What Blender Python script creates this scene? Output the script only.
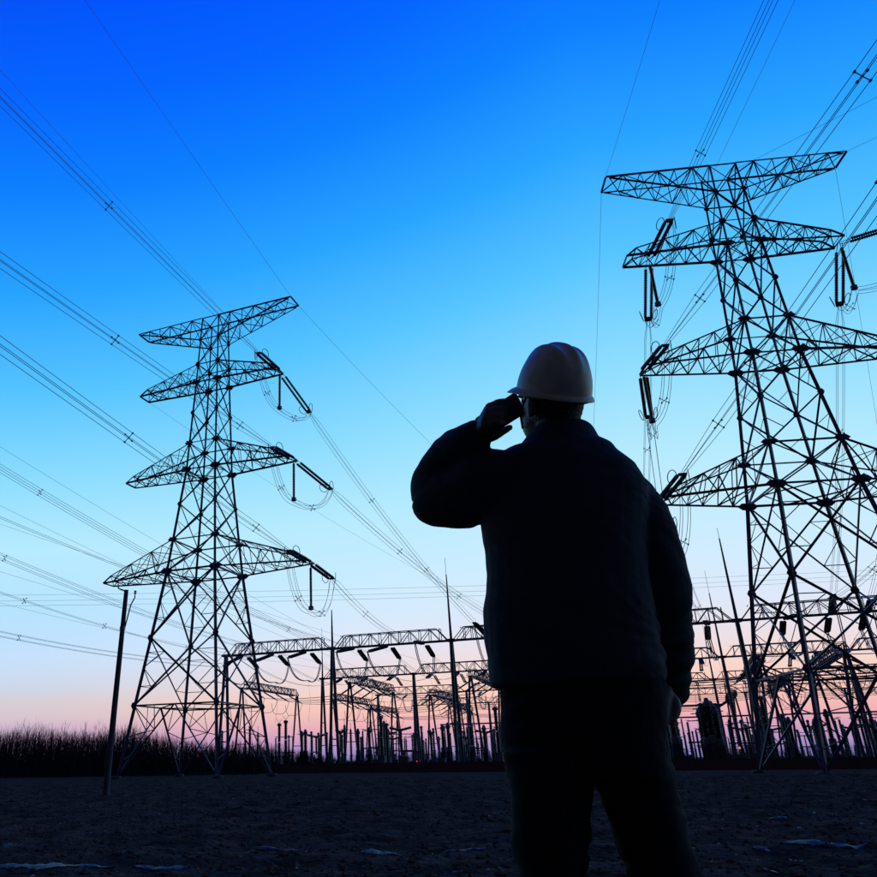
import bpy, bmesh, math, random
from math import sin, cos, pi, radians, sqrt, atan2, hypot
from mathutils import Vector, Matrix, noise
random.seed(7)
for o in list(bpy.data.objects): bpy.data.objects.remove(o)
SC = bpy.context.scene
COL = SC.collection

# ------------------------------------------------------------------ camera
F, PIT, ROLL, CX, CY, H, W = 786.9, radians(22.349), radians(-.738), 312.96, 438.5, 0.78, 877.0
cd = bpy.data.cameras.new('camera'); cam = bpy.data.objects.new('camera', cd); COL.objects.link(cam)
cd.sensor_fit = 'HORIZONTAL'; cd.sensor_width = 36; cd.lens = 36 * F / W
cd.shift_x = (W / 2 - CX) / W; cd.clip_start = .05; cd.clip_end = 20000
cam.location = (0, 0, H)
cam.rotation_euler = (Matrix.Rotation(pi / 2 + PIT, 3, 'X') @ Matrix.Rotation(ROLL, 3, 'Z')).to_euler()
SC.camera = cam

def ray(px, py):
    u, v = px - CX, py - CY; c, s = cos(ROLL), sin(ROLL)
    u, v = u * c + v * s, -u * s + v * c
    return Vector((u / F, cos(PIT) + v / F * sin(PIT), sin(PIT) - v / F * cos(PIT)))
CAM = Vector((0, 0, H))
def atY(px, py, y): d = ray(px, py); return CAM + d * (y / d.y)
def atZ(px, py, z): d = ray(px, py); return CAM + d * ((z - H) / d.z)

# ------------------------------------------------------------------ sky, sun, exposure
def lin(c): return tuple((x / 255 / 12.92 if x / 255 <= .04045 else ((x / 255 + .055) / 1.055) ** 2.4) for x in c)
world = bpy.data.worlds.new('World'); SC.world = world; world.use_nodes = True
nt = world.node_tree; nt.nodes.clear(); N = nt.nodes.new; LK = nt.links.new
SUN_AZ, SUN_EL = radians(24), radians(1.5)          # azimuth to the right of the viewing axis
def math_node(op, a, b=None, c=None):
    n = N('ShaderNodeMath'); n.operation = op
    for i, x in enumerate((a, b, c)):
        if x is None: continue
        if isinstance(x, (int, float)): n.inputs[i].default_value = x
        else: LK(x, n.inputs[i])
    return n.outputs[0]
tc = N('ShaderNodeTexCoord'); sep = N('ShaderNodeSeparateXYZ')
nrm = N('ShaderNodeVectorMath'); nrm.operation = 'NORMALIZE'
LK(tc.outputs['Generated'], nrm.inputs[0]); LK(nrm.outputs[0], sep.inputs[0])
el = math_node('ARCSINE', sep.outputs[2])
dotn = N('ShaderNodeVectorMath'); dotn.operation = 'DOT_PRODUCT'
LK(nrm.outputs[0], dotn.inputs[0])
dotn.inputs[1].default_value = (sin(SUN_AZ), cos(SUN_AZ), 0)
sd = dotn.outputs['Value']
caz = math_node('DIVIDE', sd, math_node('MAXIMUM', math_node('COSINE', el), .05))      # cosine of the azimuth from the afterglow
# away from the afterglow the same blue sits lower in the sky
side = math_node('MULTIPLY', math_node('POWER', math_node('MINIMUM', math_node('MAXIMUM', math_node('SUBTRACT', 1.0, caz), 0.0), 1.0), .6), .205)
elx = math_node('ADD', math_node('DIVIDE', el, pi / 2), math_node('MULTIPLY', side, math_node('SMOOTH_MIN', math_node('MULTIPLY', math_node('MAXIMUM', el, 0.0), 2.6), 1.0, .4)))
UPPER = [(19, (184, 235, 255)), (25.5, (142, 221, 255)), (33, (86, 196, 255)), (40, (40, 164, 255)), (47, (14, 128, 255)), (53, (6, 102, 255)), (60, (3, 80, 252)), (68, (2, 62, 238)), (90, (1, 36, 165))]
WARM = [(0, (132, 124, 192)), (.5, (152, 138, 197)), (1.1, (186, 151, 198)), (1.8, (216, 164, 194)), (2.6, (240, 178, 183)), (3.5, (249, 194, 183)), (4.8, (251, 209, 195)), (6.3, (244, 219, 216)),
        (7.8, (234, 226, 236)), (9.6, (222, 233, 250)), (13.2, (206, 237, 255))] + UPPER
COOL = [(0, (150, 130, 180)), (1.4, (180, 152, 192)), (2.3, (194, 165, 198)), (3, (203, 180, 204)), (4, (216, 197, 207)), (5.3, (214, 206, 213)), (6.4, (206, 214, 231)), (7.8, (203, 221, 243)),
        (9.2, (198, 225, 252)), (10.8, (191, 225, 255)), (13.6, (182, 227, 255))] + UPPER
def sky_ramp(stops):
    r = N('ShaderNodeValToRGB'); LK(elx, r.inputs[0]); cr = r.color_ramp
    while len(cr.elements) < len(stops): cr.elements.new(.5)
    for e, (a, c) in zip(cr.elements, stops): e.position = a / 90
    for e, (a, c) in zip(cr.elements, stops): e.color = (*lin(c), 1)
    return r.outputs[0]
glow = N('ShaderNodeMapRange'); glow.interpolation_type = 'SMOOTHSTEP'; LK(caz, glow.inputs[0]); glow.inputs[1].default_value = .70; glow.inputs[2].default_value = .985
front = N('ShaderNodeMix'); front.data_type = 'RGBA'
LK(glow.outputs[0], front.inputs['Factor']); LK(sky_ramp(COOL), front.inputs[6]); LK(sky_ramp(WARM), front.inputs[7])
# the sky opposite the afterglow is already night-dim
mr = N('ShaderNodeMapRange'); mr.interpolation_type = 'SMOOTHSTEP'
LK(sd, mr.inputs[0]); mr.inputs[1].default_value = -.16; mr.inputs[2].default_value = .50
mix = N('ShaderNodeMix'); mix.data_type = 'RGBA'
LK(mr.outputs[0], mix.inputs['Factor']); mix.inputs[6].default_value = (.019, .0225, .050, 1); LK(front.outputs[2], mix.inputs[7])
bg = N('ShaderNodeBackground'); LK(mix.outputs[2], bg.inputs[0]); bg.inputs[1].default_value = 1.0
LK(bg.outputs[0], N('ShaderNodeOutputWorld').inputs[0])
sl = bpy.data.lights.new('sun', 'SUN'); sl.energy = .04; sl.angle = radians(12); sl.color = (1, .6, .5)
so = bpy.data.objects.new('sun', sl); COL.objects.link(so)
so.rotation_euler = Vector((sin(SUN_AZ) * cos(SUN_EL), cos(SUN_AZ) * cos(SUN_EL), sin(SUN_EL))).to_track_quat('Z', 'Y').to_euler()
so.location = (0, 60, 60)
SC.view_settings.view_transform = 'Standard'; SC.view_settings.look = 'None'
SC.view_settings.exposure = 0; SC.view_settings.gamma = 1; SC.view_settings.use_curve_mapping = False

# ------------------------------------------------------------------ materials
def material(name, col, rough=.8, metal=0, nscale=None, namt=.3, bump=0, bscale=None, spec=.5, bdist=.02, emit=None, sheen=0):
    m = bpy.data.materials.new(name); m.use_nodes = True; t = m.node_tree; b = t.nodes['Principled BSDF']
    b.inputs['Base Color'].default_value = (*col, 1); b.inputs['Roughness'].default_value = rough
    b.inputs['Metallic'].default_value = metal; b.inputs['Specular IOR Level'].default_value = spec
    if emit: b.inputs['Emission Color'].default_value = (*emit[0], 1); b.inputs['Emission Strength'].default_value = emit[1]
    c = t.nodes.new('ShaderNodeTexCoord')
    if nscale:
        n = t.nodes.new('ShaderNodeTexNoise'); n.inputs['Scale'].default_value = nscale; n.inputs['Detail'].default_value = 6
        t.links.new(c.outputs['Object'], n.inputs['Vector'])
        r = t.nodes.new('ShaderNodeMapRange'); r.inputs[1].default_value = .3; r.inputs[2].default_value = .7
        r.inputs[3].default_value = 1 - namt; r.inputs[4].default_value = 1 + namt
        t.links.new(n.outputs[0], r.inputs[0])
        x = t.nodes.new('ShaderNodeVectorMath'); x.operation = 'SCALE'; x.inputs[0].default_value = col
        t.links.new(r.outputs[0], x.inputs['Scale']); t.links.new(x.outputs[0], b.inputs['Base Color'])
    if bump:
        n = t.nodes.new('ShaderNodeTexNoise'); n.inputs['Scale'].default_value = bscale or 20; n.inputs['Detail'].default_value = 8
        t.links.new(c.outputs['Object'], n.inputs['Vector'])
        bp = t.nodes.new('ShaderNodeBump'); bp.inputs['Strength'].default_value = bump; bp.inputs['Distance'].default_value = bdist
        t.links.new(n.outputs[0], bp.inputs['Height']); t.links.new(bp.outputs[0], b.inputs['Normal'])
    return m
M = dict(
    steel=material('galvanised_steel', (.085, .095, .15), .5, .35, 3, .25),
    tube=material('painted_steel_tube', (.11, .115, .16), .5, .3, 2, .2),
    wire=material('weathered_aluminium', (.2, .2, .22), .5, .6),
    porc=material('brown_porcelain', (.05, .028, .022), .3, 0, 5, .2),
    glass=material('dark_insulator', (.035, .035, .045), .25),
    conc=material('pole_concrete', (.085, .08, .085), .9, 0, 4, .3, .4, 30),
    soil=material('ploughed_soil', (.115, .070, .049), 1.0, 0, 2.6, .55, 1.0, 14, 0, .08),
    clod=material('soil_clod', (.13, .085, .062), 1.0, 0, 9, .35, .6, 40, 0),
    frost=material('frost', (.07, .046, .075), .6, 0, 14, .3, .5, 40),
    scrap=material('pale_scrap', (.40, .36, .36), .6, 0, 9, .2),
    twig=material('bare_twigs', (.055, .042, .04), .95, spec=.1),
    coping=material('coping_concrete', (.085, .08, .085), .9, 0, 2, .3),
    equip=material('equipment_grey', (.17, .175, .19), .5, .1, 3, .2),
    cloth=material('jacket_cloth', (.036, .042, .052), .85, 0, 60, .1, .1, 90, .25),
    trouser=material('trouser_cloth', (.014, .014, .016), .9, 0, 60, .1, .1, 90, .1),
    skin=material('skin', (.17, .10, .075), .55, 0, 20, .1),
    hair=material('hair', (.012, .010, .010), .6, 0, 90, .4, .6, 120),
    shell=material('helmet_shell', (.68, .60, .42), .4, 0, 18, .16, .06, 50),
    strap=material('helmet_strap', (.02, .02, .022), .7),
    phone=material('phone_case', (.02, .02, .03), .3),
    phglass=material('phone_glass', (.01, .01, .012), .1),
    shoe=material('shoe_leather', (.02, .016, .013), .5),
    lamp=material('red_lamp', (.5, .02, .02), .4, emit=((1, .05, .04), .8)),
    amber=material('amber_lamp', (.6, .25, .05), .4, emit=((1, .35, .12), .7)))
def brick_material():
    m = bpy.data.materials.new('red_brick'); m.use_nodes = True; t = m.node_tree; b = t.nodes['Principled BSDF']
    c = t.nodes.new('ShaderNodeTexCoord'); k = t.nodes.new('ShaderNodeTexBrick'); mp = t.nodes.new('ShaderNodeMapping')
    mp.inputs['Rotation'].default_value = (pi / 2, 0, 0)
    t.links.new(c.outputs['Object'], mp.inputs[0]); t.links.new(mp.outputs[0], k.inputs[0])
    k.inputs['Scale'].default_value = 1; k.inputs['Brick Width'].default_value = .25; k.inputs['Row Height'].default_value = .07; k.inputs['Mortar Size'].default_value = .008
    k.inputs['Color1'].default_value = (.20, .075, .055, 1); k.inputs['Color2'].default_value = (.15, .06, .05, 1); k.inputs['Mortar'].default_value = (.2, .18, .17, 1)
    t.links.new(k.outputs[0], b.inputs[0]); b.inputs['Roughness'].default_value = .95
    return m
M['brick'] = brick_material()

# ------------------------------------------------------------------ helpers
def tag(o, label, cat, group=None, kind=None):
    o['label'] = label; o['category'] = cat
    if group: o['group'] = group
    if kind: o['kind'] = kind
    return o
def empty(name, loc, rz=0):
    o = bpy.data.objects.new(name, None); COL.objects.link(o); o.empty_display_size = .2
    o.location = loc; o.rotation_euler = (0, 0, rz); return o
def link(name, me, parent=None, mat=None):
    o = bpy.data.objects.new(name, me); COL.objects.link(o)
    if mat and not me.materials: me.materials.append(mat)
    if parent: o.parent = parent
    return o
def mesh(name, v, f, mat=None, smooth=False):
    me = bpy.data.meshes.new(name); me.from_pydata([tuple(p) for p in v], [], f); me.update()
    if mat: me.materials.append(mat)
    if smooth: me.polygons.foreach_set('use_smooth', [True] * len(me.polygons))
    return me
def copy_tree(o, parent=None):
    c = o.copy(); COL.objects.link(c); c.parent = parent
    for ch in list(o.children): copy_tree(ch, c)
    return c
# unit members: z from 0 to 1, flange width 1
def angle_mesh(mat):
    t = .12; P = [(-.5, -.5), (.5, -.5), (.5, -.5 + t), (-.5 + t, -.5 + t), (-.5 + t, .5), (-.5, .5)]
    v = [(x, y, z) for z in (0, 1) for x, y in P]
    f = [(i, (i + 1) % 6, 6 + (i + 1) % 6, 6 + i) for i in range(6)] + [(5, 4, 3, 2, 1, 0), (6, 7, 8, 9, 10, 11)]
    return mesh('steel_angle', v, f, mat)
def rod_mesh(mat, n=8):
    v = [(.5 * cos(2 * pi * i / n), .5 * sin(2 * pi * i / n), z) for z in (0, 1) for i in range(n)]
    f = [(i, (i + 1) % n, n + (i + 1) % n, n + i) for i in range(n)] + [tuple(range(n))[::-1], tuple(range(n, 2 * n))]
    return mesh('steel_rod', v, f, mat, True)
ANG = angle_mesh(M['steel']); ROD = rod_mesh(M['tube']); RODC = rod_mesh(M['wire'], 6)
def member(name, me, p0, p1, w, parent, spin=None):
    p0, p1 = Vector(p0), Vector(p1); d = p1 - p0; L = d.length
    q = d.to_track_quat('Z', 'Y')
    if spin is None: spin = random.choice((0, pi / 2, pi, -pi / 2))
    o = bpy.data.objects.new(name, me); COL.objects.link(o); o.parent = parent
    o.matrix_local = Matrix.Translation(p0) @ q.to_matrix().to_4x4() @ Matrix.Rotation(spin, 4, 'Z') @ Matrix.Diagonal((w * (.88 if me is ANG else 1), w * (.88 if me is ANG else 1), L, 1))
    return o
class MB:
    def __init__(s): s.v = []; s.f = []
    def add(s, v, f):
        n = len(s.v); s.v += [Vector(p) for p in v]; s.f += [tuple(i + n for i in q) for q in f]
    def bar(s, p0, p1, w, n=4):
        p0, p1 = Vector(p0), Vector(p1); q = (p1 - p0).to_track_quat('Z', 'Y')
        v = [p + q @ Vector((w * .6 * cos(2 * pi * (i + .5) / n), w * .6 * sin(2 * pi * (i + .5) / n), 0)) for p in (p0, p1) for i in range(n)]
        s.add(v, [(i, (i + 1) % n, n + (i + 1) % n, n + i) for i in range(n)] + [tuple(range(n))[::-1], tuple(range(n, 2 * n))])
    def tube(s, pts, r, n=5):
        v = []; pts = [Vector(p) for p in pts]; m = len(pts)
        for i, p in enumerate(pts):
            t = pts[min(i + 1, m - 1)] - pts[max(i - 1, 0)]; q = t.to_track_quat('Z', 'Y')
            rr = r[i] if hasattr(r, '__len__') else r
            v += [p + q @ Vector((rr * cos(2 * pi * k / n), rr * sin(2 * pi * k / n), 0)) for k in range(n)]
        s.add(v, [(i * n + k, i * n + (k + 1) % n, (i + 1) * n + (k + 1) % n, (i + 1) * n + k) for i in range(m - 1) for k in range(n)] +
              [tuple(range(n))[::-1], tuple(range((m - 1) * n, m * n))])
    def box(s, c, d, rz=0):
        cx, cy, cz = c; a, b, h = (x / 2 for x in d); R = Matrix.Rotation(rz, 3, 'Z')
        v = [Vector(c) + R @ Vector((sx * a, sy * b, sz * h)) for sz in (-1, 1) for sy in (-1, 1) for sx in (-1, 1)]
        s.add(v, [(0, 2, 3, 1), (4, 5, 7, 6), (0, 1, 5, 4), (2, 6, 7, 3), (0, 4, 6, 2), (1, 3, 7, 5)])
    def lathe(s, prof, n=12, o=(0, 0, 0)):
        o = Vector(o); m = len(prof)
        v = [o + Vector((r * cos(2 * pi * k / n), r * sin(2 * pi * k / n), z)) for r, z in prof for k in range(n)]
        s.add(v, [(i * n + k, i * n + (k + 1) % n, (i + 1) * n + (k + 1) % n, (i + 1) * n + k) for i in range(m - 1) for k in range(n)] +
              [tuple(range(n))[::-1], tuple(range((m - 1) * n, m * n))])
    def mesh(s, name, mat, smooth=False): return mesh(name, s.v, s.f, mat, smooth)
    def build(s, name, mat, parent=None, smooth=False, off=None):
        if off is not None: s.v = [p - Vector(off) for p in s.v]
        return link(name, s.mesh(name, mat, smooth), parent)
def sheds(L, r0, r1, n, z0=0):
    p = [(r0, z0)]
    for i in range(n):
        z = z0 + L * (i + .15) / n; p += [(r0, z), (r1, z + L / n * .18), (r1 * .93, z + L / n * .3), (r0, z + L / n * .6)]
    return p + [(r0, z0 + L)]
def smooth01(a, b, x): t = max(0, min(1, (x - a) / (b - a))); return t * t * (3 - 2 * t)

# ------------------------------------------------------------------ ground: ploughed field out to the horizon
def gbase(x, y): return -.30 * smooth01(15, 75, y)
def furrow(x, y):
    near = 1 - smooth01(35, 75, hypot(x, y))
    if near <= 0: return 0
    w = noise.noise(Vector((x * .12, y * .25, 3))) * 1.6
    a = .028 * sin((y + w + .06 * x) * 2 * pi / .95)
    b = .035 * noise.fractal(Vector((x * .35, y * .9, 0)), 1, 2, 4)
    c = .035 * noise.fractal(Vector((x * 1.7, y * 2.2, 5)), 1, 2, 3) + .022 * noise.fractal(Vector((x * 5, y * 7, 9)), .8, 2, 3)
    return near * (a + b + c) * smooth01(1.5, 5, hypot(x - .6, y - 1.9))
def gz(x, y): return gbase(x, y) + furrow(x, y)
def make_ground():
    ys = [-900, -300, -120, -60, -30, -15, -8, -4, -2]
    y = 0
    while y < 9000: ys.append(y); y += .28 if y < 5 else (.055 * (1 + (y - 5) * .055) if y < 60 else (y * .06))
    nx = 300; xs = []
    for i in range(nx + 1):
        t = 2 * i / nx - 1; xs.append(t if abs(t) < .8 else math.copysign(.8 + (abs(t) - .8) * 3 + (abs(t) - .8) ** 2 * 60, t))
    v = []
    for y in ys:
        for t in xs:
            x = t * (7 + .85 * abs(y)) + .15 * y; v.append((x, y, gz(x, y)))
    n = nx + 1
    f = [(j * n + i, j * n + i + 1, (j + 1) * n + i + 1, (j + 1) * n + i) for j in range(len(ys) - 1) for i in range(nx)]
    o = link('ground', mesh('ground', v, f, M['soil'], True)); o['kind'] = 'structure'
    o['label'] = 'dark ploughed field with rough furrows'
make_ground()

# ------------------------------------------------------------------ lattice towers
ZB = [0, 17.0, 26.7, 35.9, 43.2]; WB = [4.6, 2.45, 1.55, 1.18, .95]
def hw(z):
    for i in range(4):
        if z <= ZB[i + 1]: return WB[i] + (WB[i + 1] - WB[i]) * (z - ZB[i]) / (ZB[i + 1] - ZB[i])
    return WB[-1]
QS = [(-1, -1), (1, -1), (1, 1), (-1, 1)]
def cn(q, z): w = hw(z); return Vector((q[0] * w, q[1] * w, z))
def plate_mesh():
    P = [(-.75, .0), (-.42, .27), (.42, .27), (.75, 0), (.42, -.27), (-.42, -.27)]
    v = [(x, y, z) for y in (-.014, .014) for x, z in P]
    return mesh('gusset_plate', v, [(0, 1, 2, 3, 4, 5), (11, 10, 9, 8, 7, 6)] + [(i, 6 + i, 6 + (i + 1) % 6, (i + 1) % 6) for i in range(6)], M['steel'])
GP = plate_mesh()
ARMZ = [(43.2, 40.7), (35.9, 37.9), (26.7, 29.4), (17.0, 19.9)]
def cross_arm(root, k, sgn, L):
    """box-truss arm: bottom chords level, top chords sloping (top arm the other way up)"""
    za, zr = ARMZ[k]
    arm = bpy.data.objects.new('cross_arm', None); COL.objects.link(arm); arm.parent = root; arm.empty_display_size = .1
    tw = .92 if k == 0 else .78
    wa, wr = hw(za), hw(zr); nb = 6
    tipA = lambda s: Vector((sgn * L, s * tw, za))
    if k == 0: tipR = lambda s: Vector((sgn * (L - .25), s * tw, za - .12))
    else: tipR = lambda s: Vector((sgn * (L - .75), s * tw * .9, za + .62))
    rootA = lambda s: Vector((sgn * wa, s * wa, za)); rootR = lambda s: Vector((sgn * wr, s * wr, zr))
    for s in (-1, 1):
        member('chord', ANG, rootA(s), tipA(s), .16 if k else .13, arm)
        member('chord', ANG, rootR(s), tipR(s), .12, arm)
        if k: member('tip_strut', ANG, tipR(s), tipA(s), .12, arm)
    member('tip_strut', ANG, tipA(-1), tipA(1), .14, arm)
    if k: member('tip_strut', ANG, tipR(-1), tipR(1), .1, arm)
    A = lambda s, t: rootA(s).lerp(tipA(s), t); R = lambda s, t: rootR(s).lerp(tipR(s), t)
    for i in range(nb):
        t0, t1 = i / nb, (i + 1) / nb; tm = (t0 + t1) / 2
        for s in (-1, 1):
            if i: member('arm_strut', ANG, A(s, t0), R(s, t0), .065, arm)
            if i % 2 == 0: member('arm_diagonal', ANG, R(s, t0), A(s, t1), .085, arm)
            else: member('arm_diagonal', ANG, A(s, t0), R(s, t1), .085, arm)
        if i: member('arm_strut', ANG, A(-1, t0), A(1, t0), .07, arm)
        a, b = (-1, 1) if i % 2 else (1, -1)
        member('arm_diagonal', ANG, A(a, t0), A(b, t1), .08, arm)
        if i: member('arm_strut', ANG, R(-1, t0), R(1, t0), .06, arm)
        member('arm_diagonal', ANG, R(b, t0), R(a, t1), .065, arm)
    return arm
def make_tower(X, Y, rz, zb, arms, label):
    root = empty('transmission_tower', (X, Y, zb), rz)
    tag(root, label, 'pylon', 'lattice pylons carrying the lines into the substation')
    # legs: three straight lengths each
    for q in QS:
        leg = bpy.data.objects.new('leg', None); COL.objects.link(leg); leg.parent = root; leg.empty_display_size = .1
        sp = {(-1, -1): 0, (1, -1): pi / 2, (1, 1): pi, (-1, 1): -pi / 2}[q]
        for z0, z1, w in ((-.35, 17, .30), (17, 26.7, .25), (26.7, 35.9, .2), (35.9, 43.2, .16)):
            p0 = cn(q, max(z0, 0)); p0.z = z0
            member('leg_angle', ANG, p0, cn(q, z1), w, leg, sp)
        ft = MB(); c = cn(q, 0); ft.lathe([(.42, -.5), (.42, .3), (.36, .38), (.34, .4)], 12, (c.x, c.y, 0)); ft.build('footing', M['conc'], leg)
    def face(i): return QS[i], QS[(i + 1) % 4]
    def mid(a, b, t=.5): return a.lerp(b, t)
    for i in range(4):
        a, b = face(i)
        # splayed foot panel: inverted V from the belt
        za = 5.7; m = mid(cn(a, za), cn(b, za))
        for q in (a, b):
            foot = cn(q, .25); member('diagonal_brace', ANG, m, foot, .15, root)
            for t in (.35, .68):
                member('secondary_brace', ANG, m.lerp(foot, t), cn(q, za + (.25 - za) * (t + .1)), .065, root)
            member('secondary_brace', ANG, m.lerp(foot, .35), cn(q, za), .065, root)
            member('secondary_brace', ANG, m.lerp(foot, .68), cn(q, za + (.25 - za) * .45), .06, root)
            member('secondary_brace', ANG, m.lerp(foot, .35), mid(cn(q, za), m), .06, root)
        # X panels
        for z0, z1, w, sec in ((5.7, 11.2, .15, 1), (11.2, 17.0, .14, 1), (17.0, 19.9, .11, 0), (19.9, 23.3, .11, 2), (23.3, 26.7, .11, 2),
                               (26.7, 29.4, .1, 0), (29.4, 32.6, .1, 2), (32.6, 35.9, .1, 2), (35.9, 37.9, .09, 0), (37.9, 40.7, .09, 0), (40.7, 43.2, .08, 0)):
            A0, A1, B0, B1 = cn(a, z0), cn(a, z1), cn(b, z0), cn(b, z1)
            member('diagonal_brace', ANG, A0, B1, w, root); member('diagonal_brace', ANG, B0, A1, w, root)
            w0, w1 = hw(z0), hw(z1); tx = w0 / (w0 + w1); zx = z0 + (z1 - z0) * tx
            if sec == 1:
                for lo, hi, q in ((A0, B1, a), (B0, A1, b)):
                    p = lo.lerp(hi, tx * .5)
                    member('secondary_brace', ANG, p, cn(q, z0 + (zx - z0) * .5), .06, root)
                    member('secondary_brace', ANG, p, cn(q, zx), .06, root)
                for lo, hi, q in ((B0, A1, a), (A0, B1, b)):
                    p = lo.lerp(hi, tx + (1 - tx) * .5)
                    member('secondary_brace', ANG, p, cn(q, z1 - (z1 - zx) * .5), .06, root)
                    member('secondary_brace', ANG, p, cn(q, zx), .06, root)
            elif sec == 2:
                for q, lo, hi in ((a, A0, B1), (b, B0, A1)):
                    member('secondary_brace', ANG, lo.lerp(hi, tx * .55), cn(q, zx), .05, root)
        for z, w in ((5.7, .14), (17, .16), (19.9, .12), (26.7, .14), (29.4, .1), (35.9, .12), (37.9, .09), (40.7, .09), (43.2, .09)):
            member('horizontal_belt', ANG, cn(a, z), cn(b, z), w, root)
        # plan bracing ring between face midpoints
        for z, w in ((5.7, .1), (17, .1), (26.7, .08), (35.9, .07)):
            m0 = mid(cn(a, z), cn(b, z)); c = QS[(i + 2) % 4]; m1 = mid(cn(b, z), cn(c, z))
            member('plan_brace', ANG, m0, m1, w, root)
    # gusset plates where members meet
    for z, sc in ((5.7, .62), (11.2, .62), (17, 1.05), (19.9, .8), (23.3, .5), (26.7, 1.0), (29.4, .75), (32.6, .5), (35.9, .9), (37.9, .6), (40.7, .45)):
        for q in QS:
            for ax in (0, 1):
                o = link('gusset_plate', GP, root); c = cn(q, z)
                if ax == 0: c.y += q[1] * .05
                else: c.x += q[0] * .05
                tall = 1.0 if sc > .7 else 1.7
                o.matrix_local = Matrix.Translation(c) @ Matrix.Rotation(pi / 2 * ax, 4, 'Z') @ Matrix.Diagonal((sc * .86 if tall == 1 else sc * .62, 1, sc * tall * .86, 1))
    for k in range(4):
        for sgn in (-1, 1): cross_arm(root, k, sgn, arms[k][0 if sgn < 0 else 1])
    R = Matrix.Rotation(rz, 3, 'Z')
    def pt(k, sgn, ly=0): return Vector((X, Y, zb)) + R @ Vector((sgn * arms[k][0 if sgn < 0 else 1], ly, ARMZ[k][0]))
    return root, pt
TLr, TL = make_tower(-9.847, 70, radians(-23.26), -.46, [(8.7, 8.95), (8.05, 7.35), (8.95, 8.8), (10.6, 10.35)],
                     'dark lattice pylon beside the leaning concrete pole, wired on one side only')
TRr, TR = make_tower(31.778, 48.89, radians(-8.07), -.42, [(8.6, 8.85), (8.1, 6.95), (8.35, 8.6), (8.9, 9.2)],
                     "dark lattice pylon beyond the man's lowered arm, wired on both sides")

# ------------------------------------------------------------------ insulators, conductors
def string_mesh(L=4.2, n=28, r=.135):
    m = MB(); m.lathe([(.03, 0)] + sheds(L, .085, r, n)[1:], 8); return m.mesh('insulator_string', M['glass'], True)
STR = string_mesh(); STRS = string_mesh(2.6, 15, .12)
def ring_mesh(R=.42, r=.028):
    m = MB(); n = 20; v = []; k = 6
    for i in range(n):
        a = 2 * pi * i / n
        for j in range(k):
            b = 2 * pi * j / k; v.append(((R + r * cos(b)) * cos(a), (R + r * cos(b)) * sin(a), r * sin(b)))
    m.add(v, [(i * k + j, ((i + 1) % n) * k + j, ((i + 1) % n) * k + (j + 1) % k, i * k + (j + 1) % k) for i in range(n) for j in range(k)])
    return m.mesh('corona_ring', M['wire'], True)
RING = ring_mesh()
YOKE = None
def yoke_mesh():
    P = [(-.32, 0), (.32, 0), (.24, .42), (-.24, .42)]
    return mesh('yoke_plate', [(x, y, z) for y in (-.03, .03) for x, z in P], [(0, 1, 2, 3), (7, 6, 5, 4)] + [(i, 4 + i, 4 + (i + 1) % 4, (i + 1) % 4) for i in range(4)], M['wire'])
YOKE = yoke_mesh()
def frame(d):
    d = d.normalized(); s = d.cross(Vector((0, 0, 1))).normalized(); u = s.cross(d)
    return Matrix((s, u, d)).transposed()     # columns side, up, dir
def tension(T, d, label, group, lead=.7, mul=1.0, small=False):
    """double dead-end insulator assembly from T along d; returns the clamp point"""
    R = frame(d); root = empty('tension_insulator', T); tag(root, label, 'insulator', group)
    L = (2.6 if small else 4.2) * mul; sep = .14 if small or mul < 1 else .22
    for s in (-1, 1):
        member('link', RODC, R @ Vector((s * sep * .6, 0, 0)), R @ Vector((s * sep, 0, lead)), .05, root)
        o = link('insulator_string', STRS if small else STR, root)
        o.matrix_local = Matrix.Translation(R @ Vector((s * sep, 0, lead))) @ R.to_4x4() @ Matrix.Diagonal((1.5, 1.5, mul, 1) if mul < 1 else (1, 1, mul, 1))
        if not small and mul == 1:
            c = link('corona_ring', RING, root)
            c.matrix_local = Matrix.Translation(R @ Vector((s * .5, 0, lead + L * .97))) @ R.to_4x4() @ Matrix.Rotation(radians(70) * s, 4, 'Y')
    y = link('yoke_plate', YOKE, root)
    y.matrix_local = Matrix.Translation(R @ Vector((0, 0, lead + L))) @ R.to_4x4()
    return Vector(T) + R @ Vector((0, 0, lead + L + .4))
OFF4 = [(-.225, -.225), (.225, -.225), (.225, .225), (-.225, .225)]
def span_pts(A, B, sag, n=24): return [A.lerp(B, i / n) - Vector((0, 0, 4 * sag * (i / n) * (1 - i / n))) for i in range(n + 1)]
SPX = None
def spacer_mesh():
    m = MB()
    for a in (pi / 4, -pi / 4):
        c, s = .32 * cos(a), .32 * sin(a); m.bar((-c, -s, 0), (c, s, 0), .035)
    for x, y in OFF4: m.box((x, y, 0), (.07, .07, .12))
    return m.mesh('spacer', M['wire'])
SPX = spacer_mesh()
def bundle(pts, label, group, offs=OFF4, r=.015, spacers=(), cat='power line', name='conductor_bundle'):
    root = empty(name, pts[0]); tag(root, label, cat, group)
    R = frame(pts[len(pts) // 2] - pts[0])
    for ox, oy in offs:
        m = MB(); n = len(pts) - 1
        m.tube([p - pts[0] + R @ Vector((ox, oy, 0)) * min(1, .35 + i * .65 / max(1, n * .04)) for i, p in enumerate(pts)], r, 5)
        m.build('conductor', M['wire'], root, True)
    for s in spacers:
        i = min(len(pts) - 2, int(s * (len(pts) - 1))); o = link('spacer', SPX, root)
        o.matrix_local = Matrix.Translation(pts[i] - pts[0]) @ frame(pts[i + 1] - pts[i]).to_4x4()
    return root
def single(pts, label, group, r=.012, name='shield_wire', cat='power line'):
    m = MB(); m.tube([p - pts[0] for p in pts], r, 5); o = m.build(name, M['wire'], None, True); o.location = pts[0]
    tag(o, label, cat, group); return o
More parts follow.
